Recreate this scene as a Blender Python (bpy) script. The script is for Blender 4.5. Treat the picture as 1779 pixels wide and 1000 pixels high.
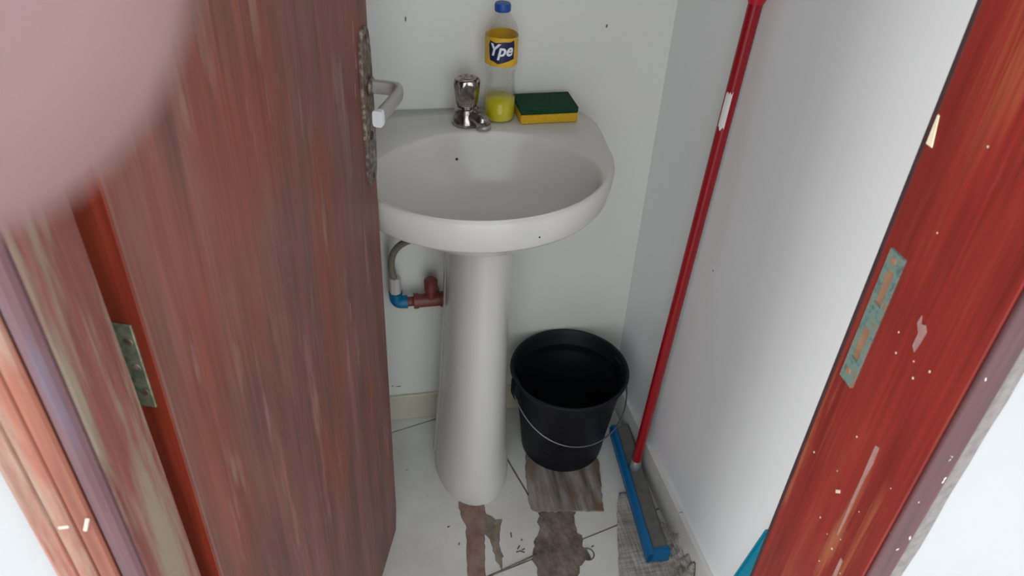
import bpy, bmesh, math, random
from mathutils import Vector, Matrix, noise
random.seed(7)
S = bpy.context.scene
for o in list(bpy.data.objects): bpy.data.objects.remove(o)
C = S.collection

# ------------------------------------------------------------------ camera
CAM_H = 1.3774
ROT = ((0.983, 0.075, -0.167), (-0.179, 0.594, -0.784), (0.041, 0.801, 0.597))
cd = bpy.data.cameras.new('camera'); cam = bpy.data.objects.new('camera', cd); C.objects.link(cam)
rot = Matrix(ROT).to_quaternion().to_matrix().to_4x4()
cam.matrix_world = Matrix.Translation((0, 0, CAM_H)) @ rot
cd.sensor_width = 36; cd.lens = 1320 / 1779 * 36; cd.clip_start = 0.004; cd.clip_end = 60
cd.dof.use_dof = True; cd.dof.focus_distance = 1.45; cd.dof.aperture_fstop = cd.lens / 1.9
S.camera = cam

# ------------------------------------------------------------------ light
w = bpy.data.worlds.new('sky'); S.world = w; w.use_nodes = True
bg = w.node_tree.nodes['Background']
bg.inputs[0].default_value = (0.87, 0.945, 1.0, 1); bg.inputs[1].default_value = 2.15
sd = bpy.data.lights.new('sun', 'SUN'); sd.energy = 1.75; sd.angle = math.radians(14)
sun = bpy.data.objects.new('sun', sd); C.objects.link(sun)
sun.rotation_euler = Vector((.80, .46, -.38)).to_track_quat('-Z', 'Y').to_euler()
V = S.view_settings
V.view_transform = 'Standard'; V.look = 'None'; V.exposure = 0.0; V.gamma = 1; V.use_curve_mapping = False

# ------------------------------------------------------------------ materials
def srgb(r, g, b):
    f = lambda c: (c / 255 / 12.92) if c / 255 <= .04045 else ((c / 255 + .055) / 1.055) ** 2.4
    return (f(r), f(g), f(b), 1)
def newmat(name):
    m = bpy.data.materials.new(name); m.use_nodes = True
    return m, m.node_tree, m.node_tree.nodes['Principled BSDF']
def nz(nt, scale, stretch=(1, 1, 1), detail=4, rough=.55, off=(0, 0, 0)):
    tc = nt.nodes.new('ShaderNodeTexCoord'); mp = nt.nodes.new('ShaderNodeMapping')
    mp.inputs['Scale'].default_value = stretch; mp.inputs['Location'].default_value = off
    n = nt.nodes.new('ShaderNodeTexNoise'); n.inputs['Scale'].default_value = scale
    n.inputs['Detail'].default_value = detail; n.inputs['Roughness'].default_value = rough
    nt.links.new(tc.outputs['Object'], mp.inputs[0]); nt.links.new(mp.outputs[0], n.inputs['Vector'])
    return n.outputs['Fac']
def ramp(nt, fac, stops):
    r = nt.nodes.new('ShaderNodeValToRGB'); e = r.color_ramp.elements
    while len(e) < len(stops): e.new(.5)
    for k, (p, c) in enumerate(stops):
        e[k].position = p; e[k].color = c if len(c) == 4 else (*c, 1)
    nt.links.new(fac, r.inputs[0]); return r.outputs[0]
def mix(nt, fac, a, b, mode='MIX'):
    n = nt.nodes.new('ShaderNodeMix'); n.data_type = 'RGBA'; n.blend_type = mode
    for s, v in ((n.inputs[0], fac), (n.inputs[6], a), (n.inputs[7], b)):
        if hasattr(v, 'links') or hasattr(v, 'is_linked'): nt.links.new(v, s)
        else: s.default_value = v
    return n.outputs[2]
def bump(nt, b, h, strength=.2, dist=.002):
    n = nt.nodes.new('ShaderNodeBump'); n.inputs['Strength'].default_value = strength; n.inputs['Distance'].default_value = dist
    nt.links.new(h, n.inputs['Height']); nt.links.new(n.outputs[0], b.inputs['Normal'])
W1 = (1, 1, 1, 1); K0 = (0, 0, 0, 1)
def plain(name, col, rough=.5, metal=0, var=.08, scale=20, bumpy=0, coat=0, spec=.5):
    m, nt, b = newmat(name)
    f = nz(nt, scale)
    lo = tuple(c * (1 - var) for c in col[:3]) + (1,); hi = tuple(min(1, c * (1 + var)) for c in col[:3]) + (1,)
    nt.links.new(ramp(nt, f, [(.3, lo), (.7, hi)]), b.inputs['Base Color'])
    b.inputs['Roughness'].default_value = rough; b.inputs['Metallic'].default_value = metal
    b.inputs['Coat Weight'].default_value = coat; b.inputs['Specular IOR Level'].default_value = spec
    if bumpy: bump(nt, b, nz(nt, scale * 4), bumpy)
    return m
def wood(name, a, b_, c, pale, palelev=.62, orange=None, rough=.55, off=(0, 0, 0), specks=None, axis=2, grain=None):
    """streaky worn varnish: a/b_/c along the grain, pale weathered streaks, orange patches"""
    m, nt, b = newmat(name)
    st = [1, 1, 1]; st[axis] = .12
    st2 = [1, 1, 1]; st2[axis] = .03
    st3 = [1, 1, 1]; st3[axis] = .35
    base = ramp(nt, nz(nt, 22, st, 6, .6, off), [(.30, a), (.5, b_), (.72, c)])
    if orange:
        msk = ramp(nt, nz(nt, 7, st3, 3, .5, (off[0] + 3, off[1], off[2] + 1)), [(.50, K0), (.70, (.85, .85, .85, 1))])
        base = mix(nt, msk, base, orange)
    fine = ramp(nt, nz(nt, 160, st2, 3, .6, off), [(.3, (.72, .72, .72, 1)), (.7, (1.12, 1.12, 1.12, 1))])
    base = mix(nt, 1.0, base, fine, 'MULTIPLY')
    pm = ramp(nt, nz(nt, 30, st, 5, .65, (off[0] + 9, off[1] + 2, off[2])), [(palelev, K0), (palelev + .14, (.75, .75, .75, 1))])
    base = mix(nt, pm, base, pale)
    if grain:
        gm = ramp(nt, nz(nt, 75, st2, 4, .7, (off[0] + 5, off[1] + 1, off[2])), [(.50, K0), (.68, (.8, .8, .8, 1))])
        gm = mix(nt, 1.0, gm, ramp(nt, nz(nt, 9, st3, 3, .5, (off[0], off[1] + 6, off[2])), [(.42, K0), (.60, W1)]), 'MULTIPLY')
        base = mix(nt, gm, base, grain)
    if specks:
        sm = ramp(nt, nz(nt, 170, (1, 1, .6), 2, .5, (4, 4, 4)), [(specks, K0), (specks + .02, W1)])
        base = mix(nt, sm, base, (.72, .68, .62, 1))
    nt.links.new(base, b.inputs['Base Color']); b.inputs['Roughness'].default_value = rough
    bump(nt, b, nz(nt, 160, st2, 3, .6, off), .25, .0012)
    return m
M = {}
M['door'] = wood('door_wood', srgb(98, 64, 57), srgb(120, 76, 67), srgb(142, 92, 82), srgb(154, 122, 110), .57, srgb(136, 66, 48), .5)
M['door_edge'] = wood('door_edge_wood', srgb(124, 42, 24), srgb(152, 60, 38), srgb(168, 78, 52), srgb(172, 110, 84), .70, None, .5)
M['jamb_left'] = wood('stop_wood', srgb(112, 60, 54), srgb(138, 78, 70), srgb(152, 96, 86), srgb(156, 146, 124), .45, srgb(146, 66, 48), .5, (2, 5, 1))
M['rebate'] = wood('rebate_wood', srgb(125, 32, 14), srgb(158, 46, 20), srgb(180, 66, 32), srgb(185, 110, 80), .74, None, .5, (7, 1, 3))
M['casing'] = wood('casing_wood', srgb(128, 72, 58), srgb(158, 94, 74), srgb(172, 112, 90), srgb(168, 148, 130), .49, srgb(156, 84, 60), .5, (5, 3, 8))
M['bead'] = wood('bead_wood', srgb(78, 58, 68), srgb(104, 70, 76), srgb(120, 80, 78), srgb(96, 92, 112), .56, srgb(132, 74, 62), .5, (1, 8, 2))
M['jamb_right'] = wood('red_jamb_wood', srgb(106, 29, 25), srgb(130, 39, 32), srgb(144, 54, 40), srgb(156, 98, 68), .60, srgb(136, 39, 32), .42, (3, 3, 5), .80, grain=srgb(160, 92, 58))
M['casing_right'] = wood('purple_casing_wood', srgb(72, 40, 43), srgb(88, 50, 52), srgb(100, 60, 60), srgb(120, 90, 88), .66, None, .5, (6, 1, 5), .72)
M['plaster'] = plain('grey_plaster', srgb(132, 122, 120), .8, 0, .22, 90, .5)
M['lip'] = plain('dark_brown_wood', srgb(62, 38, 40), .6, 0, .2, 60)
M['mark'] = plain('grey_scuff', srgb(112, 110, 108), .8)
M['chip'] = plain('pale_chip', srgb(225, 210, 180), .7, 0, .1, 60)
M['smear'] = plain('dried_filler', srgb(152, 114, 108), .7, 0, .18, 90)
M['smear2'] = plain('paint_drop', srgb(205, 190, 172), .6, 0, .05, 90)

def wallmat(name, col, spk=True):
    m, nt, b = newmat(name)
    c = ramp(nt, nz(nt, 2.2, (1, 1, 1), 5, .6), [(.3, tuple(k * .95 for k in col) + (1,)), (.7, tuple(col) + (1,))])
    if spk:
        s = ramp(nt, nz(nt, 38, (1, 1, 1), 1, .4), [(.845, W1), (.86, (.5, .48, .45, 1))])
        c = mix(nt, 1.0, c, s, 'MULTIPLY')
    nt.links.new(c, b.inputs['Base Color']); b.inputs['Roughness'].default_value = .38
    bump(nt, b, nz(nt, 55, (1, 1, 1), 4), .12, .002); return m
M['wall'] = wallmat('white_wall_paint', (.825, .812, .75))
M['wall_r'] = wallmat('white_wall_paint_right', (.86, .875, .875))
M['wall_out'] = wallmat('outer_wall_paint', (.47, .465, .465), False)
M['ceiling'] = plain('ceiling_paint', (.82, .82, .81, 1), .7, 0, .03, 3)
M['grout'] = plain('dirty_grout', srgb(112, 98, 84), .9, 0, .3, 40)
M['patio'] = plain('patio_cement', (.62, .61, .59, 1), .8, 0, .15, 4, .3)
def tilemat():
    m, nt, b = newmat('cream_floor_tile')
    c = ramp(nt, nz(nt, 6, (1, 1, 1), 6, .6), [(.3, srgb(206, 203, 194)), (.65, srgb(226, 224, 217))])
    d = ramp(nt, nz(nt, 60, (1, 1, 1), 3, .5, (3, 1, 0)), [(.70, W1), (.80, srgb(190, 180, 165))])
    nt.links.new(mix(nt, 1.0, c, d, 'MULTIPLY'), b.inputs['Base Color']); b.inputs['Roughness'].default_value = .22
    return m
M['tile'] = tilemat()
M['base_b'] = plain('yellowed_skirting', srgb(205, 198, 176), .35, 0, .08, 8)
M['base_r'] = plain('white_skirting', srgb(218, 217, 212), .3, 0, .06, 8)
M['porcelain'] = plain('white_porcelain', (.66, .632, .59, 1), .2, 0, .012, 5)
M['dark'] = plain('dark_hole', (.02, .018, .016, 1), .6)
def chrome():
    m, nt, b = newmat('tarnished_chrome')
    nt.links.new(ramp(nt, nz(nt, 120), [(.35, srgb(132, 112, 106)), (.65, srgb(196, 190, 186))]), b.inputs['Base Color'])
    b.inputs['Metallic'].default_value = 1; b.inputs['Roughness'].default_value = .16; return m
M['chrome'] = chrome()
M['lever'] = plain('satin_aluminium', srgb(176, 172, 168), .35, .5, .06, 60)
M['lever_end'] = plain('bare_aluminium_end', srgb(225, 228, 228), .5, .15, .03, 60)
def brass(name, a, b_, c, rough=.5, metal=.35):
    m, nt, b = newmat(name)
    nt.links.new(ramp(nt, nz(nt, 130, (1, 1, 1), 5), [(.3, a), (.5, b_), (.66, c)]), b.inputs['Base Color'])
    b.inputs['Metallic'].default_value = metal; b.inputs['Roughness'].default_value = rough
    bump(nt, b, nz(nt, 200), .3, .0006); return m
M['escutcheon'] = brass('worn_plate', srgb(74, 58, 50), srgb(112, 96, 84), srgb(158, 148, 136))
M['verdigris'] = brass('verdigris_plate', srgb(88, 108, 102), srgb(118, 146, 138), srgb(140, 128, 100))
M['hinge'] = brass('green_hinge', srgb(90, 98, 76), srgb(124, 134, 108), srgb(146, 150, 126))
M['slot'] = plain('slot_wood', srgb(138, 100, 76), .7, 0, .2, 70)
M['green'] = plain('green_scouring_pad', srgb(8, 66, 38), .95, 0, .3, 260, .8)
M['foam'] = plain('yellow_sponge_foam', srgb(218, 172, 32), .9, 0, .1, 200, .5)
M['cap'] = plain('blue_cap', srgb(28, 76, 158), .4)
M['label'] = plain('yellow_label', srgb(226, 176, 40), .4, 0, .12, 30)
M['label_blue'] = plain('navy_print', srgb(24, 30, 78), .4)
M['label_white'] = plain('white_print', srgb(238, 240, 244), .4, 0, .02)
M['black'] = plain('black_bucket_plastic', srgb(16, 17, 24), .5, 0, .1, 30, spec=.3)
M['wire'] = plain('grey_wire', srgb(120, 120, 124), .35, .8)
M['sticker'] = plain('white_sticker', srgb(228, 226, 222), .5, 0, .03)
M['red'] = plain('red_metal_pole', srgb(152, 4, 20), .3, 0, .06, 20)
M['redcap'] = plain('red_plastic_grip', srgb(196, 12, 40), .4)
M['blue'] = plain('blue_plastic', srgb(0, 104, 160), .45, 0, .08, 20)
M['rubber'] = plain('grey_rubber', srgb(104, 104, 100), .5, 0, .2, 60)
M['socket'] = plain('grey_socket', srgb(128, 140, 134), .4, .2)
M['cyan'] = plain('turquoise_plastic', srgb(10, 128, 154), .4, 0, .05)
M['pvc'] = plain('brown_pvc', srgb(128, 62, 54), .4, 0, .15, 60)
M['pvc_blue'] = plain('blue_pvc', srgb(0, 110, 156), .4, 0, .1, 60)
M['nut'] = plain('white_nut', srgb(214, 206, 200), .4, 0, .05)
M['hose'] = plain('grey_hose', srgb(132, 124, 112), .45, 0, .15, 60)
def boardmat():
    m, nt, b = newmat('worn_grey_wood')
    f = nz(nt, 60, (1, .10, 1), 5, .6)
    c = ramp(nt, f, [(.3, srgb(88, 78, 69)), (.5, srgb(140, 130, 121)), (.7, srgb(172, 163, 154))])
    e = ramp(nt, nz(nt, 14, (1, .6, 1), 3), [(.48, K0), (.62, W1)])
    c = mix(nt, e, c, srgb(122, 98, 76))
    nt.links.new(c, b.inputs['Base Color']); b.inputs['Roughness'].default_value = .8
    bump(nt, b, f, .6, .002); return m
M['board'] = boardmat()
def dirt(name, a, b_, c):
    m, nt, b = newmat(name)
    nt.links.new(ramp(nt, nz(nt, 34, (1, .6, 1), 7, .7), [(.32, a), (.5, b_), (.68, c)]), b.inputs['Base Color'])
    b.inputs['Roughness'].default_value = .85; bump(nt, b, nz(nt, 120), .6, .002); return m
M['dirt'] = dirt('brown_dirt', srgb(82, 70, 60), srgb(120, 106, 94), srgb(148, 135, 121))
M['dirt_red'] = dirt('red_brown_dirt', srgb(122, 86, 78), srgb(146, 116, 106), srgb(152, 136, 122))
M['dirt_grey'] = dirt('olive_dirt', srgb(108, 98, 84), srgb(136, 124, 108), srgb(156, 146, 130))
def clothmat():
    m, nt, b = newmat('grey_floor_cloth')
    a = nz(nt, 240, (1, .08, 1), 2); c2 = nz(nt, 240, (.08, 1, 1), 2)
    c = mix(nt, .5, ramp(nt, a, [(.35, srgb(138, 134, 128)), (.65, srgb(206, 204, 198))]), ramp(nt, c2, [(.35, srgb(142, 138, 132)), (.65, srgb(202, 200, 194))]))
    d = ramp(nt, nz(nt, 12, (1, 1, 1), 4), [(.4, W1), (.7, srgb(205, 196, 184))])
    nt.links.new(mix(nt, 1.0, c, d, 'MULTIPLY'), b.inputs['Base Color']); b.inputs['Roughness'].default_value = .9
    bump(nt, b, a, .5, .001); return m
M['cloth'] = clothmat()
def skinmat():
    m, nt, b = newmat('skin')
    nt.links.new(ramp(nt, nz(nt, 60), [(.3, srgb(140, 106, 104)), (.7, srgb(147, 116, 113))]), b.inputs['Base Color'])
    b.inputs['Roughness'].default_value = .5; b.inputs['Subsurface Weight'].default_value = .2
    b.inputs['Subsurface Radius'].default_value = (1, .3, .2); b.inputs['Subsurface Scale'].default_value = .003
    return m
M['skin'] = skinmat()
def clearmat():
    m, nt, b = newmat('clear_bottle_plastic'); nt.nodes.remove(b)
    out = nt.nodes['Material Output']
    t = nt.nodes.new('ShaderNodeBsdfTransparent'); t.inputs[0].default_value = (.975, .98, .975, 1)
    g = nt.nodes.new('ShaderNodeBsdfGlossy'); g.inputs['Roughness'].default_value = .06; g.inputs[0].default_value = (.9, .9, .9, 1)
    lw = nt.nodes.new('ShaderNodeLayerWeight'); lw.inputs[0].default_value = .12
    x = nt.nodes.new('ShaderNodeMixShader'); nt.links.new(lw.outputs[1], x.inputs[0])
    nt.links.new(t.outputs[0], x.inputs[1]); nt.links.new(g.outputs[0], x.inputs[2]); nt.links.new(x.outputs[0], out.inputs[0])
    return m
M['clear'] = clearmat()
def liquidmat():
    m, nt, b = newmat('yellow_detergent')
    nt.links.new(ramp(nt, nz(nt, 30), [(.3, srgb(206, 192, 24)), (.7, srgb(224, 208, 44))]), b.inputs['Base Color'])
    b.inputs['Roughness'].default_value = .15; b.inputs['Transmission Weight'].default_value = 0; return m
M['liquid'] = liquidmat()

# ------------------------------------------------------------------ helpers
def link(o, parent=None):
    C.objects.link(o)
    if parent: o.parent = parent
    return o
def obj(name, bm, m, parent=None, smooth=False, label=None):
    me = bpy.data.meshes.new(name)
    bmesh.ops.recalc_face_normals(bm, faces=bm.faces[:])
    bm.to_mesh(me); bm.free()
    if smooth:
        for p in me.polygons: p.use_smooth = True
    me.materials.append(M[m] if isinstance(m, str) else m)
    o = bpy.data.objects.new(name, me); link(o, parent)
    if label: o['label'] = label
    return o
def sharp(o, deg=35):
    me = o.data; me.set_sharp_from_angle(angle=math.radians(deg)); return o
def empty(name, loc=(0, 0, 0), rz=0):
    o = bpy.data.objects.new(name, None); o.location = loc; o.rotation_euler = (0, 0, rz); o.empty_display_size = .05
    C.objects.link(o); return o
def tag(o, label, cat, group=None):
    o['label'] = label; o['category'] = cat
    if group: o['group'] = group
    return o
def struct(o, label, cat):
    o['kind'] = 'structure'; o['label'] = label; o['category'] = cat; return o
def box(bm, x0, x1, y0, y1, z0, z1, bev=0, seg=2):
    vs = [bm.verts.new((x, y, z)) for x in (x0, x1) for y in (y0, y1) for z in (z0, z1)]
    fs = [(0, 1, 3, 2), (4, 6, 7, 5), (0, 4, 5, 1), (2, 3, 7, 6), (0, 2, 6, 4), (1, 5, 7, 3)]
    faces = [bm.faces.new([vs[i] for i in f]) for f in fs]
    if bev:
        es = list({e for f in faces for e in f.edges})
        bmesh.ops.bevel(bm, geom=es, offset=bev, segments=seg, affect='EDGES', profile=.5)
    return vs
def prism(bm, pts, z0, z1):
    a = [bm.verts.new((x, y, z0)) for x, y in pts]; b = [bm.verts.new((x, y, z1)) for x, y in pts]
    n = len(pts); bm.faces.new(a[::-1]); bm.faces.new(b)
    for i in range(n): bm.faces.new((a[i], a[(i + 1) % n], b[(i + 1) % n], b[i]))
def loft(bm, rings, cap0=True, cap1=True, closed=True):
    vr = [[bm.verts.new(p) for p in r] for r in rings]
    n = len(vr[0])
    for a, b in zip(vr, vr[1:]):
        for i in range(n if closed else n - 1):
            bm.faces.new((a[i], a[(i + 1) % n], b[(i + 1) % n], b[i]))
    if cap0: bm.faces.new(vr[0][::-1])
    if cap1: bm.faces.new(vr[-1])
    return vr
def lathe(bm, prof, n=40, c=(0, 0, 0), cap0=True, cap1=True):
    loft(bm, [[(c[0] + r * math.cos(2 * math.pi * k / n), c[1] + r * math.sin(2 * math.pi * k / n), c[2] + z) for k in range(n)] for r, z in prof], cap0, cap1)
def tube(bm, pts, r, n=12, caps=True):
    pts = [Vector(p) for p in pts]; rings = []
    rs = r if isinstance(r, (list, tuple)) else [r] * len(pts)
    up = None
    for i, p in enumerate(pts):
        t = (pts[min(i + 1, len(pts) - 1)] - pts[max(i - 1, 0)]).normalized()
        if up is None:
            up = Vector((0, 0, 1)) if abs(t.z) < .9 else Vector((1, 0, 0))
        u = t.cross(up).normalized(); v = u.cross(t).normalized(); up = v
        rings.append([p + rs[i] * (math.cos(2 * math.pi * k / n) * u + math.sin(2 * math.pi * k / n) * v) for k in range(n)])
    loft(bm, rings, caps, caps)
def bez(p0, p1, p2, p3, n=16):
    p0, p1, p2, p3 = map(Vector, (p0, p1, p2, p3)); out = []
    for i in range(n + 1):
        t = i / n; s = 1 - t
        out.append(s ** 3 * p0 + 3 * s * s * t * p1 + 3 * s * t * t * p2 + t ** 3 * p3)
    return out
def clip(poly, cp):
    """Sutherland-Hodgman, cp counter-clockwise convex"""
    out = poly
    for i in range(len(cp)):
        a, b = cp[i], cp[(i + 1) % len(cp)]
        ins = lambda p: (b[0] - a[0]) * (p[1] - a[1]) - (b[1] - a[1]) * (p[0] - a[0]) >= 0
        src, out = out, []
        for j in range(len(src)):
            p, q = src[j - 1], src[j]
            if ins(p) != ins(q):
                d1 = (b[0] - a[0]) * (p[1] - a[1]) - (b[1] - a[1]) * (p[0] - a[0])
                d2 = (b[0] - a[0]) * (q[1] - a[1]) - (b[1] - a[1]) * (q[0] - a[0])
                t = d1 / (d1 - d2); out.append((p[0] + t * (q[0] - p[0]), p[1] + t * (q[1] - p[1])))
            if ins(q): out.append(q)
        if not out: return []
    return out

# ------------------------------------------------------------------ the room
YB, YI, YO, HC = 1.322, .447, .321, 2.55          # back wall, doorway wall inner and outer face, ceiling
XL = -.62
def xr(y): return .559 + .04 * (YB - y)            # right wall is a little out of square
bm = bmesh.new(); box(bm, XL - .12, .75, YB, YB + .12, 0, HC)
struct(obj('wall_back', bm, 'wall'), 'white painted back wall behind the sink', 'wall')
bm = bmesh.new(); prism(bm, [(xr(YI), YI), (xr(YI) + .14, YI), (xr(YB) + .14, YB), (xr(YB), YB)], 0, HC)
struct(obj('wall_right', bm, 'wall_r'), 'white painted right wall the red pole leans on', 'wall')
bm = bmesh.new(); box(bm, XL - .12, XL, YI, YB, 0, HC)
struct(obj('wall_left', bm, 'wall'), 'white painted wall hidden behind the open door', 'wall')
JL, JR, HD = -.186, .400, 2.08                     # jamb faces and head height
bm = bmesh.new()
box(bm, -1.9, JL - .030, YO + .004, YI, 0, HC); box(bm, JR + .030, 1.9, YO + .004, YI, 0, HC); box(bm, JL - .030, JR + .030, YO + .004, YI, HD + .03, HC)
struct(obj('wall_front', bm, 'wall_out'), 'bright white outer wall around the doorway', 'wall')
bm = bmesh.new(); box(bm, XL - .12, .75, YI - .1, YB + .12, HC, HC + .1)
struct(obj('ceiling', bm, 'ceiling'), 'plain white ceiling above the washroom', 'ceiling')

floor = bmesh.new(); box(floor, XL - .12, .75, YI - .1, YB + .1, -.08, -.004)
floor = struct(obj('floor', floor, 'grout'), 'cream tiled washroom floor with dirty grout and brown stains', 'floor')
TA = math.radians(15); TS = .4435; G = .0022
room = [(XL, YO + .03), (JR + .17, YO + .03), (xr(YI), YI), (xr(YB), YB), (XL, YB)]
for i in range(-3, 5):
    for j in range(-1, 5):
        d0, n0 = .546 + (i - 1) * TS, .790 + (j - 1) * TS
        q = []
        for a, b in ((d0 + G, n0 + G), (d0 + TS - G, n0 + G), (d0 + TS - G, n0 + TS - G), (d0 + G, n0 + TS - G)):
            q.append((a * math.cos(TA) - b * math.sin(TA), a * math.sin(TA) + b * math.cos(TA)))
        q = clip(q, room)
        if len(q) < 3: continue
        bm = bmesh.new(); prism(bm, q, -.006, 0); obj('floor_tile', bm, 'tile', floor)
bm = bmesh.new(); box(bm, -3.5, 3.5, -5, YO + .004, -.1, -.012)
struct(obj('patio_floor', bm, 'patio'), 'pale cement patio floor outside the doorway', 'floor')

# skirting
bb = struct(empty('baseboard_back', (0, YB, 0)), 'yellowed tile skirting along the back wall', 'baseboard')
for x0 in (XL, XL + .44, XL + .88):
    bm = bmesh.new(); box(bm, x0 + .001, min(x0 + .439, .55), -.009, -.0004, 0.0005, .078, .0015, 1); obj('skirting_tile', bm, 'base_b', bb)
br = struct(empty('baseboard_right', (0, 0, 0)), 'white tile skirting at the foot of the right wall', 'baseboard')
for y0, y1 in ((.449, .893), (.896, 1.310)):
    bm = bmesh.new()
    prism(bm, [(xr(y0) - .010, y0), (xr(y0) - .0004, y0), (xr(y1) - .0004, y1), (xr(y1) - .010, y1)], .0005, .082)
    obj('skirting_tile', bm, 'base_r', br)

# ------------------------------------------------------------------ door frame
tl = struct(empty('trim_1', (JL, YO, 0)), 'worn red-brown wooden door jamb on the hinge side', 'door frame')
def tpart(name, x0, x1, y0, y1, z0, z1, m, par, bev=.002, label=None):
    bm = bmesh.new(); box(bm, x0 - par.location.x, x1 - par.location.x, y0 - par.location.y, y1 - par.location.y, z0, z1, bev, 2)
    return obj(name, bm, m, par, label=label)
tpart('rebate', JL - .029, JL, .395, YI, 0, HD, 'rebate', tl, .001, 'orange-red rebate strip beside the door edge')
tpart('door_stop', JL - .029, -.166, YO + .002, .403, 0, HD, 'jamb_left', tl, .004)
# moulded casing: a bead, then a fluted flat board
bm = bmesh.new()
prof = [(-.1665, .324), (-.1660, .3195), (-.168, .3165), (-.172, .3155), (-.177, .317), (-.1795, .3205), (-.1795, .3245)]
prism(bm, [(x - JL, y - YO) for x, y in prof], 0, HD); obj('bead', bm, 'bead', tl, label='purplish rounded bead along the jamb')
bm = bmesh.new()
prof = [(-.1800, .3255), (-.1800, .3190), (-.1815, .3170), (-.189, .3160), (-.1900, .3176), (-.1912, .3160), (-.2005, .3160), (-.2015, .3180), (-.2030, .3162), (-.212, .3170), (-.2155, .3200), (-.2160, .3245)]
prism(bm, [(x - JL, y - YO) for x, y in prof], 0, HD); obj('casing', bm, 'casing', tl, label='salmon coloured grooved casing')
for (x, y, z, l, a) in ((-.196, .3158, .840, .014, .9), (-.190, .3156, .822, .005, 0), (-.1835, .3158, .985, .012, 1.2), (-.196, .3158, .985, .006, 0)):
    bm = bmesh.new(); box(bm, -l / 2, l / 2, -.0006, .0006, -.0012, .0012, .0005, 1)
    bmesh.ops.rotate(bm, verts=bm.verts[:], cent=(0, 0, 0), matrix=Matrix.Rotation(-a, 3, 'Y'))
    bmesh.ops.translate(bm, verts=bm.verts[:], vec=(x - JL, y - YO, z)); obj('paint_chip', bm, 'smear2', tl)

tr = struct(empty('trim_2', (JR, YO, 0)), 'red varnished wooden door jamb on the latch side', 'door frame')
tpart('jamb_board', JR, JR + .029, YO + .0005, YI, 0, HD, 'jamb_right', tr, .0012)
tpart('inner_lip', JR + .0012, JR + .032, YI + .0003, YI + .006, 0, HD, 'lip', tr, .001, 'dark inner edge of the jamb')
tpart('casing', JR + .001, JR + .0245, YO - .004, YO + .0002, 0, HD, 'casing_right', tr, .0015, 'purplish paint-spattered casing edge')
bm = bmesh.new(); pts = []
for k in range(60):
    z = .02 + k * .036; pts.append((.0445 + .003 * noise.noise(Vector((3, 1, z * 9))) + .0025 * noise.noise(Vector((3, 1, z * 40))), z))
a = [bm.verts.new((.0246, -.0012, z)) for x, z in pts]; b = [bm.verts.new((x, -.0002 + .0026, z)) for x, z in pts]
c0 = [bm.verts.new((.0246, .0034, z)) for x, z in pts]
for i in range(59):
    bm.faces.new((a[i], b[i], b[i + 1], a[i + 1])); bm.faces.new((b[i], c0[i], c0[i + 1], b[i + 1])); bm.faces.new((c0[i], a[i], a[i + 1], c0[i + 1]))
obj('plaster_edge', bm, 'plaster', tr, label='rough grey plaster edge beside the casing')
# strike plate with its two mortices
bm = bmesh.new()
def yz(y, z): return bm.verts.new((-.0026, y - YO, z))
ys = (.4185, .4225, .4325, .4365); zs = (.920, .946, .982, 1.006, 1.040, 1.056)
grid = [[yz(y, z) for z in zs] for y in ys]
for i in range(3):
    for j in range(5):
        if i == 1 and j in (1, 3): continue
        bm.faces.new((grid[i][j], grid[i + 1][j], grid[i + 1][j + 1], grid[i][j + 1]))
r = bmesh.ops.extrude_face_region(bm, geom=bm.faces[:])
bmesh.ops.translate(bm, verts=[g for g in r['geom'] if isinstance(g, bmesh.types.BMVert)], vec=(.003, 0, 0))
sp = obj('strike_plate', bm, 'verdigris', tr, label='blue-green corroded strike plate')
for z0, z1 in ((.946, .982), (1.006, 1.040)):
    bm = bmesh.new(); box(bm, -.0003, .0002, .4226 - YO, .4324 - YO, z0, z1); obj('latch_hole', bm, 'slot', sp)
for z in (.932, 1.049):
    bm = bmesh.new(); lathe(bm, [(.0035, 0), (.003, .0007), (.0004, .0009)], 12)
    for v in bm.verts: v.co = Vector((-v.co.z - .0024, v.co.x + .4285 - YO, v.co.y + z))
    obj('screw', bm, 'slot', sp)
# filler smears, paint drops and chips on the red jamb
def blob(name, pts, m, par, th=.0008, label=None):
    """closed outline in (y, z) on the right jamb face"""
    bm = bmesh.new()
    a = [bm.verts.new((.0004, y - YO, z)) for y, z in pts]; b = [bm.verts.new((-th, y - YO, z)) for y, z in pts]
    n = len(pts); bm.faces.new(b); bm.faces.new(a[::-1])
    for i in range(n): bm.faces.new((a[i], a[(i + 1) % n], b[(i + 1) % n], b[i]))
    return obj(name, bm, m, par, label=label)
blob('filler_smear', [(.3655, .902), (.3695, .900), (.3690, .880), (.3680, .860), (.3675, .835), (.3662, .805), (.3655, .782), (.3642, .783), (.3640, .806), (.3648, .836), (.3650, .862), (.3640, .882)], 'smear', tr)
blob('filler_smear', [(.347, .768), (.350, .768), (.349, .735), (.347, .715), (.345, .735)], 'smear', tr)
blob('filler_smear', [(.3725, 1.022), (.376, 1.026), (.3805, 1.024), (.383, 1.030), (.384, 1.022), (.379, 1.016), (.379, 1.004), (.375, 1.000), (.3735, 1.010)], 'smear', tr)
blob('paint_drop', [(.3838, .8235), (.3880, .8190), (.3866, .8160), (.3824, .8205)], 'smear2', tr)
for k in range(18):
    y = random.uniform(.327, .44); z = random.choice((random.uniform(.72, 1.0), random.uniform(.72, 1.25))); s = random.uniform(.0004, .0011)
    blob('paint_drop', [(y - s, z), (y - .3 * s, z + 1.3 * s), (y + s, z + s), (y + .8 * s, z - s), (y - .4 * s, z - 1.2 * s)], 'smear2', tr, .0004)
bm = bmesh.new(); box(bm, -.0006, .006, YI - .010 - YO, YI + .0004 - YO, 1.140, 1.166, .002, 1)
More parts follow.
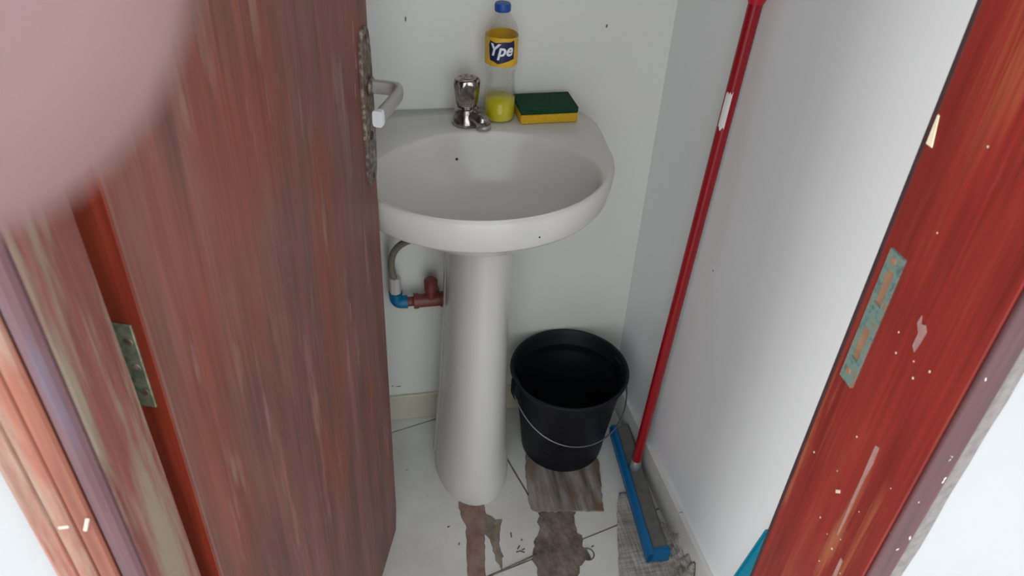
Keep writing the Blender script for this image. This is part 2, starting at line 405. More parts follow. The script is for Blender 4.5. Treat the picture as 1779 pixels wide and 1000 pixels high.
for v in bm.verts:
    if v.co.z > 1.15 and v.co.y < YI - .004 - YO: v.co.y += .005
obj('wood_chip', bm, 'chip', tr, label='cream coloured chipped spot')

th = struct(empty('trim_3', (JL, YO, HD)), 'red-brown wooden head of the door frame', 'door frame')
bm = bmesh.new(); box(bm, -.029, JR - JL + .029, .0005, YI - YO, .0004, .0296, .001, 1); obj('head_board', bm, 'jamb_left', th)
# ------------------------------------------------------------------ door leaf, ajar inward
dco = Vector((-.180, .458)); dfr = Vector((-.0075, .999)); dv = (dfr - dco).normalized(); DL = (dfr - dco).length + .004
dr = struct(empty('door_1', (dco.x, dco.y, .012), math.atan2(dv.y, dv.x)), 'weathered brown wooden door standing open into the washroom', 'door')
dr.rotation_mode = 'QUATERNION'
dr.rotation_quaternion = Matrix.Rotation(math.atan2(dv.y, dv.x), 4, 'Z').to_quaternion() @ Matrix.Rotation(math.radians(.75), 4, 'X').to_quaternion()
# local: x along the leaf, -y toward the camera side, z up
TH = .034
bm = bmesh.new(); box(bm, 0, DL, 0, TH, 0, 2.05, .0025, 2)
bmesh.ops.bisect_plane(bm, geom=bm.verts[:] + bm.edges[:] + bm.faces[:], plane_co=(0, 0, .06), plane_no=(0, 0, 1))
bmesh.ops.bisect_plane(bm, geom=bm.verts[:] + bm.edges[:] + bm.faces[:], plane_co=(0, 0, .9), plane_no=(0, 0, 1))
for v in bm.verts:
    if v.co.z < .01 and v.co.x > DL / 2: v.co.x -= .012        # rubbed bottom corner
leaf = obj('door_leaf', bm, 'door', dr)
bm = bmesh.new(); box(bm, -.0016, -.0001, .0015, TH - .0015, .002, 2.048); obj('edge_strip', bm, 'door_edge', dr, label='orange bare hinge edge of the door')
bm = bmesh.new(); box(bm, -.0034, -.0015, .0095, TH - .001, .930, 1.012, .0006, 1)
hl = obj('hinge_leaf', bm, 'hinge', dr, label='green corroded hinge leaf')
for z in (.946, .971, .996):
    bm = bmesh.new(); lathe(bm, [(.0005, .0008), (.0032, .0006), (.0036, 0)], 12)
    for v in bm.verts: v.co = Vector((-.0033 - v.co.z, v.co.x + .015, v.co.y + z))
    obj('screw', bm, 'escutcheon', hl)
bm = bmesh.new(); tube(bm, [(-.004, TH + .004, .928), (-.004, TH + .004, 1.014)], .0045, 12); obj('hinge_knuckle', bm, 'hinge', hl, True)
PU0, PU1 = DL - .050, DL - .006
bm = bmesh.new()
out = []
for k in range(24):
    t = 2 * math.pi * k / 24; c, s = math.cos(t), math.sin(t)
    out.append(((PU0 + PU1) / 2 + (PU1 - PU0) / 2 * math.copysign(abs(c) ** .5, c), .942 + .110 * math.copysign(abs(s) ** .55, s)))
loft(bm, [[(x, -.0002, z) for x, z in out], [(x, -.003, z) for x, z in out], [(.94 * (x - PU0) + PU0 + .0013, -.0046, .985 * (z - .942) + .942) for x, z in out]], True, True)
esc = obj('escutcheon', bm, 'escutcheon', dr, label='worn long lock plate')
bm = bmesh.new(); lathe(bm, [(.006, 0), (.006, .0012)], 14)
for v in bm.verts: v.co = Vector((v.co.x + (PU0 + PU1) / 2, -.0045 - v.co.z, v.co.y + .905))
obj('keyhole', bm, 'dark', esc)
for z in (.843, 1.040):
    bm = bmesh.new(); lathe(bm, [(.0035, 0), (.003, .0008), (.0004, .001)], 12)
    for v in bm.verts: v.co = Vector((v.co.x + (PU0 + PU1) / 2, -.0044 - v.co.z, v.co.y + z))
    obj('screw', bm, 'dark', esc)
hx = (PU0 + PU1) / 2 + .004; hz = .974
path = [(hx, -.003, hz), (hx, -.024, hz)] + [tuple(p) for p in bez((hx, -.030, hz), (hx, -.044, hz), (hx - .006, -.048, hz), (hx - .022, -.048, hz), 10)] + [(hx - .055, -.046, hz), (hx - .092, -.041, hz - .002)]
bm = bmesh.new(); rings = []
P = [Vector(p) for p in path]
for i, p in enumerate(P):
    t = (P[min(i + 1, len(P) - 1)] - P[max(i - 1, 0)]).normalized(); u = t.cross(Vector((0, 0, 1))).normalized()
    ring = []
    for k in range(16):
        a = 2 * math.pi * k / 16; c, s = math.cos(a), math.sin(a)
        ring.append(p + u * (.0058 * math.copysign(abs(c) ** .6, c)) + Vector((0, 0, 1)) * (.0092 * math.copysign(abs(s) ** .6, s)))
    rings.append(ring)
loft(bm, rings)
hd = sharp(obj('lever_handle', bm, 'lever', dr, True, 'satin metal lever handle'))
bm = bmesh.new(); e = P[-1]; t = (P[-1] - P[-2]).normalized(); u = t.cross(Vector((0, 0, 1))).normalized()
loft(bm, [[e + t * d + u * (.0066 * math.copysign(abs(math.cos(a)) ** .4, math.cos(a))) + Vector((0, 0, 1)) * (.0104 * math.copysign(abs(math.sin(a)) ** .4, math.sin(a))) for a in [2 * math.pi * k / 16 for k in range(16)]] for d in (-.006, .0015)])
obj('lever_end_cap', bm, 'lever_end', hd)
bm = bmesh.new(); lathe(bm, [(.0125, 0), (.0125, .004), (.010, .006)], 24)
for v in bm.verts: v.co = Vector((v.co.x + hx, -.0044 - v.co.z, v.co.y + hz))
obj('rose', bm, 'escutcheon', hd, True)

for (u, z, l, a) in ((DL - .062, 1.055, .026, .1), (DL - .060, 1.020, .020, -.05), (DL - .070, .985, .018, .1), (DL - .032, .28, .05, .06), (DL - .045, .33, .03, 0), (DL - .16, .70, .03, .05)):
    bm = bmesh.new(); box(bm, -.0010, .0010, -.0005, .0002, -l / 2, l / 2, .0002, 1)
    for v in bm.verts: v.co.x *= 1 - .7 * abs(v.co.z) / (l / 2)
    bmesh.ops.rotate(bm, verts=bm.verts[:], cent=(0, 0, 0), matrix=Matrix.Rotation(a, 3, 'Y')); bmesh.ops.translate(bm, verts=bm.verts[:], vec=(u, 0, z)); obj('scratch', bm, 'smear', dr)
def mark(wall, x, y, z, w_, h_, ax, m='mark'):
    bm = bmesh.new(); bmesh.ops.create_icosphere(bm, subdivisions=1, radius=1)
    for v in bm.verts:
        q = v.co.copy(); v.co = Vector((x + q.x * w_, y + q.y * .0004, z + q.z * h_)) if ax else Vector((x + q.x * .0004, y + q.y * w_, z + q.z * h_))
    obj('wall_mark', bm, m, wall)
wb, wr_ = bpy.data.objects['wall_back'], bpy.data.objects['wall_right']
mark(wb, .073, YB, .963, .0016, .0055, True); mark(wb, .432, YB, .945, .0022, .0035, True); mark(wb, .020, YB, .104, .008, .0016, True); mark(wb, .006, YB, .107, .0035, .0014, True)
mark(wr_, xr(1.0), 1.0, .62, .0022, .0022, False)
# ------------------------------------------------------------------ pedestal sink
SX = .178
sk = tag(empty('pedestal_sink', (SX, YB, 0)), 'white ceramic pedestal sink against the back wall', 'sink')
N = 72
def outline(k, grow=0):
    """outer plan outline, local (x, y), wall at y=0"""
    a = 2 * math.pi * k / N - math.pi / 2
    c, s = math.cos(a), math.sin(a)
    cy = -.162
    if s <= 0: return (c * (.232 + grow), cy + s * (.228 + grow))
    e = .34
    return ((.232 + grow) * math.copysign(abs(c) ** e, c), cy + (.160) * abs(s) ** .55)
def inner(k, f=1.0, dy=0):
    a = 2 * math.pi * k / N - math.pi / 2
    c, s = math.cos(a), math.sin(a)
    return (c * .190 * f, -.240 + dy + s * .139 * f)
def lerp(p, q, t): return (p[0] + (q[0] - p[0]) * t, p[1] + (q[1] - p[1]) * t)
def topz(y): return .789 + .011 * max(0, min(1, (y + .16) / .07))
def ring_out(z, grow): return [(*outline(k, grow), z) for k in range(N)]
rings = []
# underside to apron to rim to bowl
ped = [(.055 * math.cos(2 * math.pi * k / N - math.pi / 2), -.215 + .06 * math.sin(2 * math.pi * k / N - math.pi / 2)) for k in range(N)]
def under(t, z):
    r = []
    for k in range(N):
        o = outline(k, -.016); x, y = lerp(ped[k], o, t); r.append((x, y, z))
    return r
rings.append(under(0, .664)); rings.append(under(.30, .672)); rings.append(under(.58, .690)); rings.append(under(.78, .708)); rings.append(under(.92, .7235))
rings.append(ring_out(.7285, -.014)); rings.append(ring_out(.7300, -.0085)); rings.append(ring_out(.7350, -.0055)); rings.append(ring_out(.760, -.001))
rings.append(ring_out(.778, .0005))
for dz, g in ((-.006, -.0008), (-.0025, -.0028), (0, -.007)):
    r = []
    for k in range(N):
        x, y = outline(k, g); r.append((x, y if y < -.003 else y, topz(y) + dz))
    rings.append(r)
for t in (.35, .7):
    r = []
    for k in range(N):
        x, y = lerp(outline(k, -.007), inner(k, 1.03), t); r.append((x, y, topz(y)))
    rings.append(r)
for f, dz in ((1.03, 0), (1.015, -.001), (1.0, -.004), (.985, -.010)):
    rings.append([(*inner(k, f), topz(inner(k, f)[1]) + dz) for k in range(N)])
for f, z in ((.955, .766), (.90, .745), (.80, .721), (.66, .703), (.48, .690), (.28, .684), (.115, .682)):
    rings.append([(*inner(k, f, -.014 * (1 - f)), z) for k in range(N)])
bm = bmesh.new(); loft(bm, rings, True, True)
# keep the back flush with the wall
for v in bm.verts: v.co.y = min(v.co.y, -.0008)
basin = obj('basin', bm, 'porcelain', sk, True)
bm = bmesh.new(); lathe(bm, [(.024, 0), (.024, .0025), (.017, .0025), (.015, -.004)], 28, (0, -.254, .6822)); obj('drain_ring', bm, 'chrome', basin, True)
bm = bmesh.new(); lathe(bm, [(.0155, 0), (.0155, .0012)], 24, (0, -.254, .6822)); obj('drain_hole', bm, 'dark', basin)
bm = bmesh.new(); bmesh.ops.create_icosphere(bm, subdivisions=2, radius=.0024); bmesh.ops.translate(bm, verts=bm.verts[:], vec=(-.032, -.117, .754)); obj('stain_speck', bm, 'dark', basin)
bm = bmesh.new(); bmesh.ops.create_icosphere(bm, subdivisions=2, radius=.0016); bmesh.ops.translate(bm, verts=bm.verts[:], vec=(.062, -.379, .752)); obj('stain_speck', bm, 'dark', basin)
# pedestal: open-backed column, flared foot
prof = [(0, .0835, .136, -.152), (.012, .0835, .136, -.152), (.03, .0815, .134, -.152), (.10, .0765, .124, -.152), (.20, .0705, .112, -.152), (.30, .0660, .105, -.152), (.42, .0630, .100, -.152), (.54, .0615, .098, -.152), (.60, .0620, .100, -.152), (.645, .064, .104, -.152), (.678, .070, .112, -.152)]
rings = []
for z, rx, ry, cy in prof:
    ring = []
    for k in range(48):
        a = 2 * math.pi * k / 48; c, s = math.cos(a), math.sin(a)
        y = s * ry if s < 0 else s * .040
        x = c * rx if s < 0 else rx * math.copysign(abs(c) ** .35, c)
        ring.append((x - .006 * (1 - z / .65) + .011 * z, y + cy, z))
    rings.append(ring)
bm = bmesh.new(); loft(bm, rings)
bm.verts.ensure_lookup_table()
pd = sharp(obj('pedestal', bm, 'porcelain', sk, True), 60)
for sx in (-1, 1):
    bm = bmesh.new(); r2 = []
    for z, rx, ry, cy in prof:
        x0 = sx * (rx - .0045) - .006 * (1 - z / .65) + .011 * z
        r2.append([(x0 - .004, cy + .03, z), (x0 + .004, cy + .03, z), (x0 + .004, cy + .048, z), (x0 - .004, cy + .048, z)])
    loft(bm, r2); obj('back_flange', bm, 'porcelain', pd)
# faucet
FX, FY, FZ = -.008, -.068, .8005
bm = bmesh.new(); lathe(bm, [(.0265, 0), (.0268, .004), (.0245, .010), (.0222, .016), (.0215, .024), (.0205, .029), (.0165, .032)], 32, (FX, FY, FZ))
fc = obj('faucet', bm, 'chrome', sk, True, label='tarnished chrome pillar faucet')
d = Vector((.62, -.78, 0)).normalized()
b0 = Vector((FX, FY, FZ + .015))
pts = [b0, b0 + d * .018 + Vector((0, 0, .002)), b0 + d * .030 + Vector((0, 0, .002)), b0 + d * .038 + Vector((0, 0, -.001)), b0 + d * .041 + Vector((0, 0, -.007))]
bm = bmesh.new(); tube(bm, pts, [.0150, .0142, .0140, .0142, .0145], 18); obj('spout', bm, 'chrome', fc, True)
bm = bmesh.new(); t0 = b0 + d * .0412 + Vector((0, 0, -.006)); tube(bm, [t0, t0 + Vector((d.x * .001, d.y * .001, -.0075))], [.0128, .0128], 18); obj('aerator', bm, 'lever', fc, True)
bm = bmesh.new(); rings = []
for r, z, fl in ((.012, .030, 0), (.0165, .033, .05), (.0180, .038, .08), (.0192, .052, .09), (.0208, .066, .09), (.0215, .075, .08), (.0208, .0805, .05), (.017, .0835, 0), (.0125, .0835, 0), (.011, .0815, 0)):
    rings.append([(FX + r * (1 + fl * math.cos(6 * 2 * math.pi * k / 60)) * math.cos(2 * math.pi * k / 60), FY + r * (1 + fl * math.cos(6 * 2 * math.pi * k / 60)) * math.sin(2 * math.pi * k / 60), FZ + z) for k in range(60)])
loft(bm, rings); kn = obj('knob', bm, 'chrome', fc, True, label='fluted metal tap knob')
# ------------------------------------------------------------------ water supply under the sink
ws = tag(empty('water_supply_pipe', (.09, YB, .37)), 'brown pipe tee with blue elbow and grey hose beside the pedestal', 'pipe')
def wp(x, y, z): return (x - .09, y - YB, z - .37)
bm = bmesh.new(); tube(bm, [wp(.066, 1.285, .384), wp(.128, 1.285, .384)], .0145, 20)
tee = sharp(obj('tee', bm, 'pvc', ws, True))
bm = bmesh.new(); tube(bm, [wp(.100, 1.285, .384), wp(.100, 1.282, .425)], .0118, 18); tube(bm, [wp(.100, 1.282, .414), wp(.100, 1.281, .438), wp(.100, 1.281, .443)], [.0145, .0145, .009], 18); sharp(obj('capped_branch', bm, 'pvc', tee, True))
for x in (.068, .124):
    bm = bmesh.new(); tube(bm, [wp(x - .005, 1.285, .384), wp(x + .005, 1.285, .384)], .0168, 20); sharp(obj('collar', bm, 'pvc', tee, True))
bm = bmesh.new(); tube(bm, [wp(.040, 1.285, .384), wp(.068, 1.285, .384)], .0105, 16); obj('pipe_stub', bm, 'pvc', ws, True)
bm = bmesh.new(); tube(bm, [wp(.110, 1.285, .384), wp(.110, 1.3215, .384)], .011, 16); obj('wall_stub', bm, 'pvc', ws, True)
bm = bmesh.new(); tube(bm, [wp(.050, 1.285, .384)] + [wp(*p) for p in bez((.042, 1.285, .384), (.030, 1.285, .384), (.026, 1.285, .390), (.026, 1.285, .402), 8)] + [wp(.026, 1.285, .412)], [.0145] + [.0140] * 9 + [.0145], 18)
sharp(obj('elbow', bm, 'pvc_blue', ws, True, 'blue plastic elbow'))
bm = bmesh.new(); tube(bm, [wp(.026, 1.285, .410), wp(.026, 1.285, .450)], [.0125, .0118], 8); nt_ = obj('nut', bm, 'nut', ws, False, 'white plastic coupling nut')
bm = bmesh.new(); tube(bm, [wp(*p) for p in bez((.025, 1.285, .448), (.012, 1.285, .50), (.028, 1.27, .55), (.085, 1.235, .575), 18)] + [wp(.094, 1.238, .60), wp(.096, 1.240, .685)], .0072, 12); obj('flexible_hose', bm, 'hose', ws, True, 'thin grey flexible hose')
# ------------------------------------------------------------------ detergent bottle
BX, BY, BZ = .231, 1.268, .8006
bt = tag(empty('detergent_bottle', (BX, BY, BZ)), 'clear dish soap bottle with yellow label and blue cap on the sink', 'bottle')
bp = [(.022, 0), (.0262, .002), (.0275, .006), (.0275, .046), (.0262, .060), (.0252, .075), (.0256, .088), (.0275, .094), (.0280, .100), (.0280, .154), (.0272, .162), (.0235, .171), (.0175, .180), (.0125, .186), (.0115, .190), (.0115, .196)]
bm = bmesh.new(); lathe(bm, bp, 44); body = obj('bottle_body', bm, 'clear', bt, True)
bm = bmesh.new(); lathe(bm, [(.021, .0012), (.0252, .003), (.0264, .007), (.0264, .040)], 40); obj('liquid', bm, 'liquid', bt, True, label='yellow liquid in the bottom')
bm = bmesh.new(); prof = []
for r, z in ((.0130, .1905), (.0138, .1925), (.0138, .2005), (.0125, .2035), (.004, .2040)): prof.append((r, z))
lathe(bm, prof, 36); sharp(obj('cap', bm, 'cap', bt, True, 'blue bottle cap'))
R0 = .0283
bm = bmesh.new(); rr = [[], []]
for k in range(48):
    a = 2 * math.pi * k / 48
    rr[0].append((R0 * math.cos(a), R0 * math.sin(a), .104 + .0008 * math.sin(2 * a + .5))); rr[1].append((R0 * math.cos(a), R0 * math.sin(a), .1525 + .001 * math.sin(2 * a - .6)))
loft(bm, rr, False, False); lb = obj('paper_label', bm, 'label', bt, True)
FA = math.atan2(-BY, -BX) + .05           # the label front looks back to the doorway
def wrap(bm, r):
    for v in bm.verts:
        x, z, d = v.co.x, v.co.y, v.co.z
        a = FA + x / R0; v.co = Vector(((r + d) * math.cos(a), (r + d) * math.sin(a), z))
bm = bmesh.new()
blobp = [(-.0215, .137), (-.019, .1440), (-.010, .1415), (.002, .1435), (.013, .1425), (.019, .1450), (.0205, .136), (.0195, .122), (.020, .1125), (.012, .1105), (.002, .1075), (-.006, .1050), (-.012, .1085), (-.019, .110), (-.0205, .122)]
bm.faces.new([bm.verts.new((x * 1.14, z * .98 + .0065, 0)) for x, z in blobp])
for k in range(-11, 12):
    bmesh.ops.bisect_plane(bm, geom=bm.verts[:] + bm.edges[:] + bm.faces[:], plane_co=(k * .0022 + .0003, 0, 0), plane_no=(1, 0, 0))
bmesh.ops.triangulate(bm, faces=bm.faces[:]); wrap(bm, R0 + .0003); obj('emblem', bm, 'label_blue', lb, label='navy blue emblem behind the lettering')
cu = bpy.data.curves.new('lettering', 'FONT'); cu.body = 'Ype'; cu.size = .034; cu.shear = .25; cu.offset = .0010; cu.resolution_u = 4; cu.align_x = 'CENTER'
to = bpy.data.objects.new('tmp', cu); C.objects.link(to)
me = bpy.data.meshes.new_from_object(to.evaluated_get(bpy.context.evaluated_depsgraph_get())); bpy.data.objects.remove(to)
bm = bmesh.new(); bm.from_mesh(me); bpy.data.meshes.remove(me)
xs = [v.co.x for v in bm.verts]; zs = [v.co.y for v in bm.verts]
for v in bm.verts:
    v.co.x = (v.co.x - min(xs)) / (max(xs) - min(xs)) * .0400 - .0204; v.co.y = .1165 + (v.co.y - min(zs)) / (max(zs) - min(zs)) * .0275; v.co.z = 0
for k in range(-8, 9):
    bmesh.ops.bisect_plane(bm, geom=bm.verts[:] + bm.edges[:] + bm.faces[:], plane_co=(k * .0022 + .0003, 0, 0), plane_no=(1, 0, 0))
wrap(bm, R0 + .0007); obj('lettering', bm, 'label_white', lb)
# ------------------------------------------------------------------ sponge
sg = tag(empty('kitchen_sponge', (.316, 1.272, .8006), math.radians(1.5)), 'green and yellow scouring sponge lying on the sink deck', 'sponge')
bm = bmesh.new(); box(bm, -.053, .053, -.036, .036, 0, .0175, .003, 3); obj('foam_layer', bm, 'foam', sg, True, 'yellow foam layer')
bm = bmesh.new(); box(bm, -.0535, .0525, -.0365, .0365, .0176, .0265, .0015, 2)
for v in bm.verts: v.co.z += .0025 * (v.co.x / .053) ** 2 if v.co.z > .018 else 0
obj('scouring_layer', bm, 'green', sg, True, 'dark green scouring layer')
# ------------------------------------------------------------------ bucket
KX, KY = .392, 1.186
bk = tag(empty('bucket', (KX, KY, .0045)), 'black plastic bucket with wire handle beside the pedestal', 'bucket')
H = .238
prof = [(.092, 0), (.0945, .003), (.0965, .02), (.1130, H - .055), (.1150, H - .052), (.1150, H - .047), (.1235, H - .008), (.1295, H - .006), (.1315, H - .001), (.1305, H + .002), (.1260, H + .002), (.1215, H - .004), (.0945, .012), (.090, .006), (.01, .006)]
bm = bmesh.new(); lathe(bm, prof, 64); sharp(obj('bucket_body', bm, 'black', bk, True), 50)
for a in (0, math.pi):
    bm = bmesh.new(); box(bm, .1165, .1315, -.014, .014, H - .050, H - .008, .003, 2)
    bmesh.ops.rotate(bm, verts=bm.verts[:], cent=(0, 0, 0), matrix=Matrix.Rotation(a + .15, 3, 'Z')); obj('handle_lug', bm, 'black', bk)
bm = bmesh.new(); pts = []
for k in range(33):
    t = math.pi * k / 32
    pts.append(Matrix.Rotation(.15, 3, 'Z') @ Vector((.1315 * math.cos(t), -.1315 * math.sin(t) ** .9 - .000, H - .030 - .082 * math.sin(t))))
tube(bm, pts, .0019, 8); obj('bail_handle', bm, 'wire', bk, True, 'thin grey wire bail')
def rad(z): return .0965 + (.1130 - .0965) * (z - .02) / (H - .075)
bm = bmesh.new(); ca = -math.pi / 2 - .30; zc = .148
q = []
for (u, z) in ((-.015, 0), (0, -.0125), (.015, 0), (0, .0125)):
    a = ca + u / .11; r = rad(zc + z) + .0012; q.append((r * math.cos(a), r * math.sin(a), zc + z))
v = [bm.verts.new(p) for p in q] + [bm.verts.new((p[0] * .985, p[1] * .985, p[2])) for p in q]
bm.faces.new(v[:4]); bm.faces.new(v[4:][::-1])
for i in range(4): bm.faces.new((v[i], v[(i + 1) % 4], v[4 + (i + 1) % 4], v[4 + i]))
obj('diamond_sticker', bm, 'sticker', bk, label='white diamond sticker')
# ------------------------------------------------------------------ worn board and dirt on the floor
def rough_outline(pts, amp=.004, step=.006, seed=0):
    out = []
    for i in range(len(pts)):
        p, q = Vector((*pts[i], 0)), Vector((*pts[(i + 1) % len(pts)], 0)); n = max(1, int((q - p).length / step))
        for k in range(n):
            c = p.lerp(q, k / n); nn = Vector((noise.noise(c * 70 + Vector((seed, 0, 5))), noise.noise(c * 70 + Vector((0, seed, 9))), 0))
            c += nn * amp + .5 * amp * Vector((noise.noise(c * 210), noise.noise(c * 210 + Vector((7, 7, 7))), 0)); out.append((c.x, c.y))
    return out
def slab(name, pts, th, m, parent=None, amp=.004, seed=0, z0=.0002, label=None):
    o = rough_outline(pts, amp, .008, seed); bm = bmesh.new()
    prism(bm, o, z0, z0 + th)
    return obj(name, bm, m, parent, label=label)
bd = slab('scrap_board', [(.291, 1.112), (.283, 1.046), (.281, 1.007), (.297, .999), (.438, .979), (.466, 1.112), (.45, 1.20), (.31, 1.20)], .004, 'board', None, .003, 3, .0003)
tag(bd, 'grey-brown splintered scrap board on the floor under the bucket', 'board')
slab('dirt_patch', [(.299, .997), (.294, .975), (.284, .94), (.268, .907), (.264, .88), (.267, .847), (.262, .80), (.255, .72), (.345, .72), (.346, .80), (.345, .834), (.352, .854), (.379, .870), (.372, .899), (.374, .925), (.368, .956), (.378, .986)], .0012, 'dirt', floor, .008, 5, label='large dark brown dirt patch in front of the bucket')
slab('dirt_patch', [(.127, 1.050), (.130, 1.01), (.136, .991), (.133, .949), (.124, .869), (.118, .74), (.152, .74), (.161, .863), (.164, .896), (.173, .964), (.180, .985), (.184, 1.009), (.183, 1.045)], .0009, 'dirt_red', floor, .003, 7, label='reddish brown dirt strip in front of the pedestal')
slab('dirt_patch', [(.174, 1.005), (.170, .970), (.184, .934), (.186, .893), (.194, .871), (.203, .903), (.199, .925), (.209, .973), (.218, .992), (.201, .994), (.186, 1.008)], .0010, 'dirt_grey', floor, .005, 9, label='greyish dirt smear beside the reddish strip')
for (x, y, l, a) in ((.238, .918, .010, .9), (.243, .907, .012, -.5), (.234, .908, .006, .2), (.247, .912, .007, .4), (.117, .945, .006, 1.4), (.248, .935, .005, 1.2), (.392, .897, .006, .4), (.10, .99, .005, .3), (.228, .95, .012, 1.5)):
    bm = bmesh.new(); box(bm, -l / 2, l / 2, -.0013, .0013, .0002, .0014)
    bmesh.ops.rotate(bm, verts=bm.verts[:], cent=(0, 0, 0), matrix=Matrix.Rotation(a, 3, 'Z')); bmesh.ops.translate(bm, verts=bm.verts[:], vec=(x, y, 0)); obj('dirt_crumb', bm, 'dirt', floor)
bm = bmesh.new(); tube(bm, [(.150, .855, .0012), (.19, .868, .0014), (.235, .883, .0012), (.272, .896, .0018)], [.0016, .002, .0022, .0018], 8); obj('grout_dirt', bm, 'dirt', floor, True)
bm = bmesh.new(); tube(bm, [(.370, .868, .001)] + [Vector((.376 + .014 * math.cos(t), .880 + .014 * math.sin(t), .0012)) for t in [-1.6 + .35 * k for k in range(11)]], .0015, 6); obj('dirt_curl', bm, 'dirt', floor, True)
# ------------------------------------------------------------------ squeegee
HA = Vector((.535, 1.185)); HB = Vector((.512, .835))
hd_ = (HB - HA).normalized()
sq = tag(empty('floor_squeegee', (HA.x, HA.y, 0), math.atan2(hd_.y, hd_.x)), 'squeegee with blue head on the floor and red pole leaning on the right wall', 'squeegee')
L = (HB - HA).length
# local x along the head toward the door; local +y points to the right wall... mirrored below
iv = Matrix.Rotation(-math.atan2(hd_.y, hd_.x), 3, 'Z')
def loc(p): return iv @ (Vector(p) - Vector((HA.x, HA.y, 0)))
side = loc((HA.x - .1, HA.y, .0)).y; sgn = 1 if side > 0 else -1     # sgn: local y direction of the room side
bm = bmesh.new()
prism_pts = [(.016, .012), (.024, .012), (.026, .034), (.020, .042), (.012, .042), (.010, .036)]
loft(bm, [[(x, sgn * y, z) for y, z in prism_pts] for x in (0, L)]); hb = obj('blue_holder', bm, 'blue', sq, False, 'blue plastic edge of the squeegee head')
bm = bmesh.new()
loft(bm, [[(x, sgn * y, z) for y, z in [(.024, .012), (-.022, .012), (-.022, .044), (-.018, .046), (.024, .010 + .026)]] for x in (L - .012, L)]); obj('end_cap', bm, 'blue', sq)
bm = bmesh.new()
loft(bm, [[(x, sgn * y, z) for y, z in [(.0155, .014), (-.020, .014), (-.020, .040), (-.016, .043), (.0095, .037)]] for x in (0.001, L - .0125)]); obj('grey_body', bm, 'rubber', sq, False, 'grey sloping body of the squeegee head')
for y in (.018, -.010):
    bm = bmesh.new(); box(bm, .002, L - .002, sgn * y - .0022, sgn * y + .0022, .0045, .016); obj('rubber_blade', bm, 'rubber', sq)
P0 = Vector((.531, 1.058, .060)); P1 = Vector((.5565, 1.034, 1.072)); pd_ = (P1 - P0).normalized()
bm = bmesh.new(); tube(bm, [loc(P0 - pd_ * .030), loc(P0 - pd_ * .012), loc(P0 + pd_ * .004)], [.016, .0125, .0118], 16); obj('socket', bm, 'socket', sq, True, 'grey pole socket')
bm = bmesh.new(); tube(bm, [loc(P0 - pd_ * .004), loc(P0 + pd_ * .002), loc(P1)], [.0102, .0106, .0106], 20); po = sharp(obj('pole', bm, 'red', sq, True, 'red pole'))
bm = bmesh.new(); tube(bm, [loc(P1 - pd_ * .004), loc(P1 + pd_ * .006), loc(P1 + pd_ * .085), loc(P1 + pd_ * .095)], [.0112, .0145, .0145, .010], 20); sharp(obj('pole_grip', bm, 'redcap', po, True, 'red plastic grip'))
# sticker wrapped on part of the pole
ax = (loc(P1) - loc(P0)).normalized(); cdir = (loc((0, 0, CAM_H)) - loc(P0.lerp(P1, .83))); cdir = (cdir - ax * cdir.dot(ax)).normalized(); oth = ax.cross(cdir)
bm = bmesh.new(); rows = []
for k in range(9):
    a = -.15 + 1.05 * (k / 8); rr = .0109
    pr = cdir * math.cos(a) + oth * math.sin(a) * -1
    e = .006 * math.sin(k * 1.1)
    rows.append([loc(P0.lerp(P1, .805)) + pr * rr + ax * e * .6, loc(P0.lerp(P1, .868)) + pr * rr - ax * abs(e)])
for a, b in zip(rows, rows[1:]): bm.faces.new([bm.verts.new(p) for p in (a[0], b[0], b[1], a[1])])
bmesh.ops.remove_doubles(bm, verts=bm.verts[:], dist=1e-6)
obj('torn_sticker', bm, 'sticker', po, label='torn white sticker')
# ------------------------------------------------------------------ floor cloth
def lx(t): return .487 - .095 * t ** .8 - .02 * max(0, t - .6)
bm = bmesh.new(); NX, NY = 46, 60; gv = []
for j in range(NY + 1):
    t = j / NY; y = 1.020 - .36 * t; row = []
    for i in range(NX + 1):
        s = i / NX; x1 = .528 + (.040 * min(1, t * 3)); x0 = lx(t); x = x0 + (x1 - x0) * s
        if s < .05: x += .004 * noise.noise(Vector((1, y * 50, 2)))
        p = Vector((x * 26, y * 16, 1.7))
        z = .0022 + .0018 * (noise.noise(p * 1.4) + .6) ** 2
        cr = max(0, (s - .72) / .28) * max(0, min(1, (t - .22) * 4))
        z += cr * .055 * abs(noise.noise(Vector((x * 34, y * 36, 4.0)))) * 1.6 + cr * .010
        row.append(bm.verts.new((x, y, max(.0012, z if not (s < .78) else min(z, .0062)))))
    gv.append(row)
for j in range(NY):
    for i in range(NX): bm.faces.new((gv[j][i], gv[j][i + 1], gv[j + 1][i + 1], gv[j + 1][i]))
clo = obj('floor_cloth', bm, 'cloth', None, True)
sm = clo.modifiers.new('thick', 'SOLIDIFY'); sm.thickness = .001; sm.offset = 1
tag(clo, 'crumpled grey floor cloth lying under the squeegee', 'cloth')
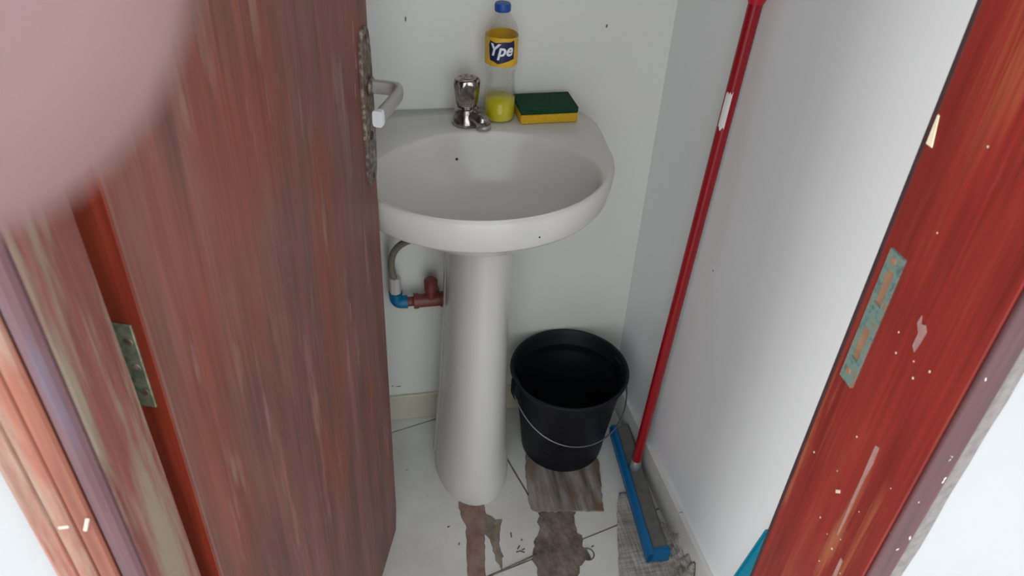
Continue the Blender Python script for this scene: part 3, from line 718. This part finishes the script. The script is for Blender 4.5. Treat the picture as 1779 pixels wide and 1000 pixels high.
# ------------------------------------------------------------------ dustpan in the corner behind the red jamb
dp = tag(empty('dustpan', (.552, .57, 0)), 'turquoise plastic dustpan standing behind the red right jamb', 'dustpan')
bm = bmesh.new()
A = [(-.010, .113, .002), (-.010, -.108, .002), (.008, -.085, .39), (.008, .060, .39)]
o2 = [(x + .003, y, z) for x, y, z in A]
v = [bm.verts.new(p) for p in A + o2]
bm.faces.new(v[:4]); bm.faces.new(v[4:][::-1])
for i in range(4): bm.faces.new((v[i], v[(i + 1) % 4], v[4 + (i + 1) % 4], v[4 + i]))
obj('pan', bm, 'cyan', dp)
for (a, b) in ((0, 3), (1, 2), (3, 2)):
    bm = bmesh.new(); p, q = Vector(A[a]), Vector(A[b])
    loft(bm, [[c + Vector(d) for d in ((-.005, -.0015, 0), (.002, -.0015, 0), (.002, .0015, 0), (-.005, .0015, 0))] if (a, b) != (3, 2) else [c + Vector(d) for d in ((-.005, 0, -.0015), (.002, 0, -.0015), (.002, 0, .0015), (-.005, 0, .0015))] for c in (p, q)]); obj('side_wall', bm, 'cyan', dp)
bm = bmesh.new(); tube(bm, [(.006, -.012, .385), (.009, -.012, .44), (.011, -.012, .52)], [.012, .010, .011], 14); obj('handle', bm, 'cyan', dp, True)

# ------------------------------------------------------------------ photographer's hand: one finger strays before the lens
hand = tag(empty('hand', (0, 0, CAM_H)), 'blurred pink fingertip of the photographer at the upper left', 'hand')
hand.matrix_world = cam.matrix_world.copy()
bm = bmesh.new(); sl = bm.verts.layers.skin.verify()
def chain(pts, root=None):
    prev = root
    for (x, y, z, r) in pts:
        v = bm.verts.new((x, y, z)); v[sl].radius = (r, r)
        if prev is not None: bm.edges.new((prev, v))
        prev = v
    return prev
palm = bm.verts.new((-.118, -.020, .030)); palm[sl].radius = (.024, .014); palm[sl].use_root = True
wrist = chain([(-.122, -.062, .048, .024), (-.126, -.092, .064, .021), (-.135, -.16, .11, .026), (-.150, -.30, .20, .034)], palm)
kn1 = chain([(-.106, .012, .020, .0125)], palm); chain([(-.092, .030, .002, .0100), (-.070, .033, -.018, .0096), (-.043, .0235, -.0280, .0110), (-.0265, .0140, -.0292, .0123), (-.0146, .0076, -.0300, .0113)], kn1)
chain([(-.108, -.006, .012, .0120), (-.098, .002, -.010, .0098), (-.086, .000, -.026, .0090), (-.070, -.004, -.022, .0085)], palm)
chain([(-.112, -.030, .012, .0115), (-.104, -.030, -.010, .0092), (-.092, -.030, -.022, .0085), (-.078, -.030, -.018, .0080)], palm)
chain([(-.116, -.050, .016, .0105), (-.110, -.054, -.004, .0082), (-.100, -.056, -.014, .0074), (-.089, -.056, -.010, .0070)], palm)
chain([(-.100, -.034, .046, .0130), (-.078, -.016, .054, .0108), (-.058, -.006, .050, .0098), (-.042, -.002, .044, .0090)], palm)
me = bpy.data.meshes.new('hand_skin'); bm.to_mesh(me); bm.free(); me.materials.append(M['skin'])
hs = bpy.data.objects.new('hand_skin', me); link(hs, hand)
k = hs.modifiers.new('skin', 'SKIN'); k.use_smooth_shade = True
k2 = hs.modifiers.new('sub', 'SUBSURF'); k2.levels = 3; k2.render_levels = 3
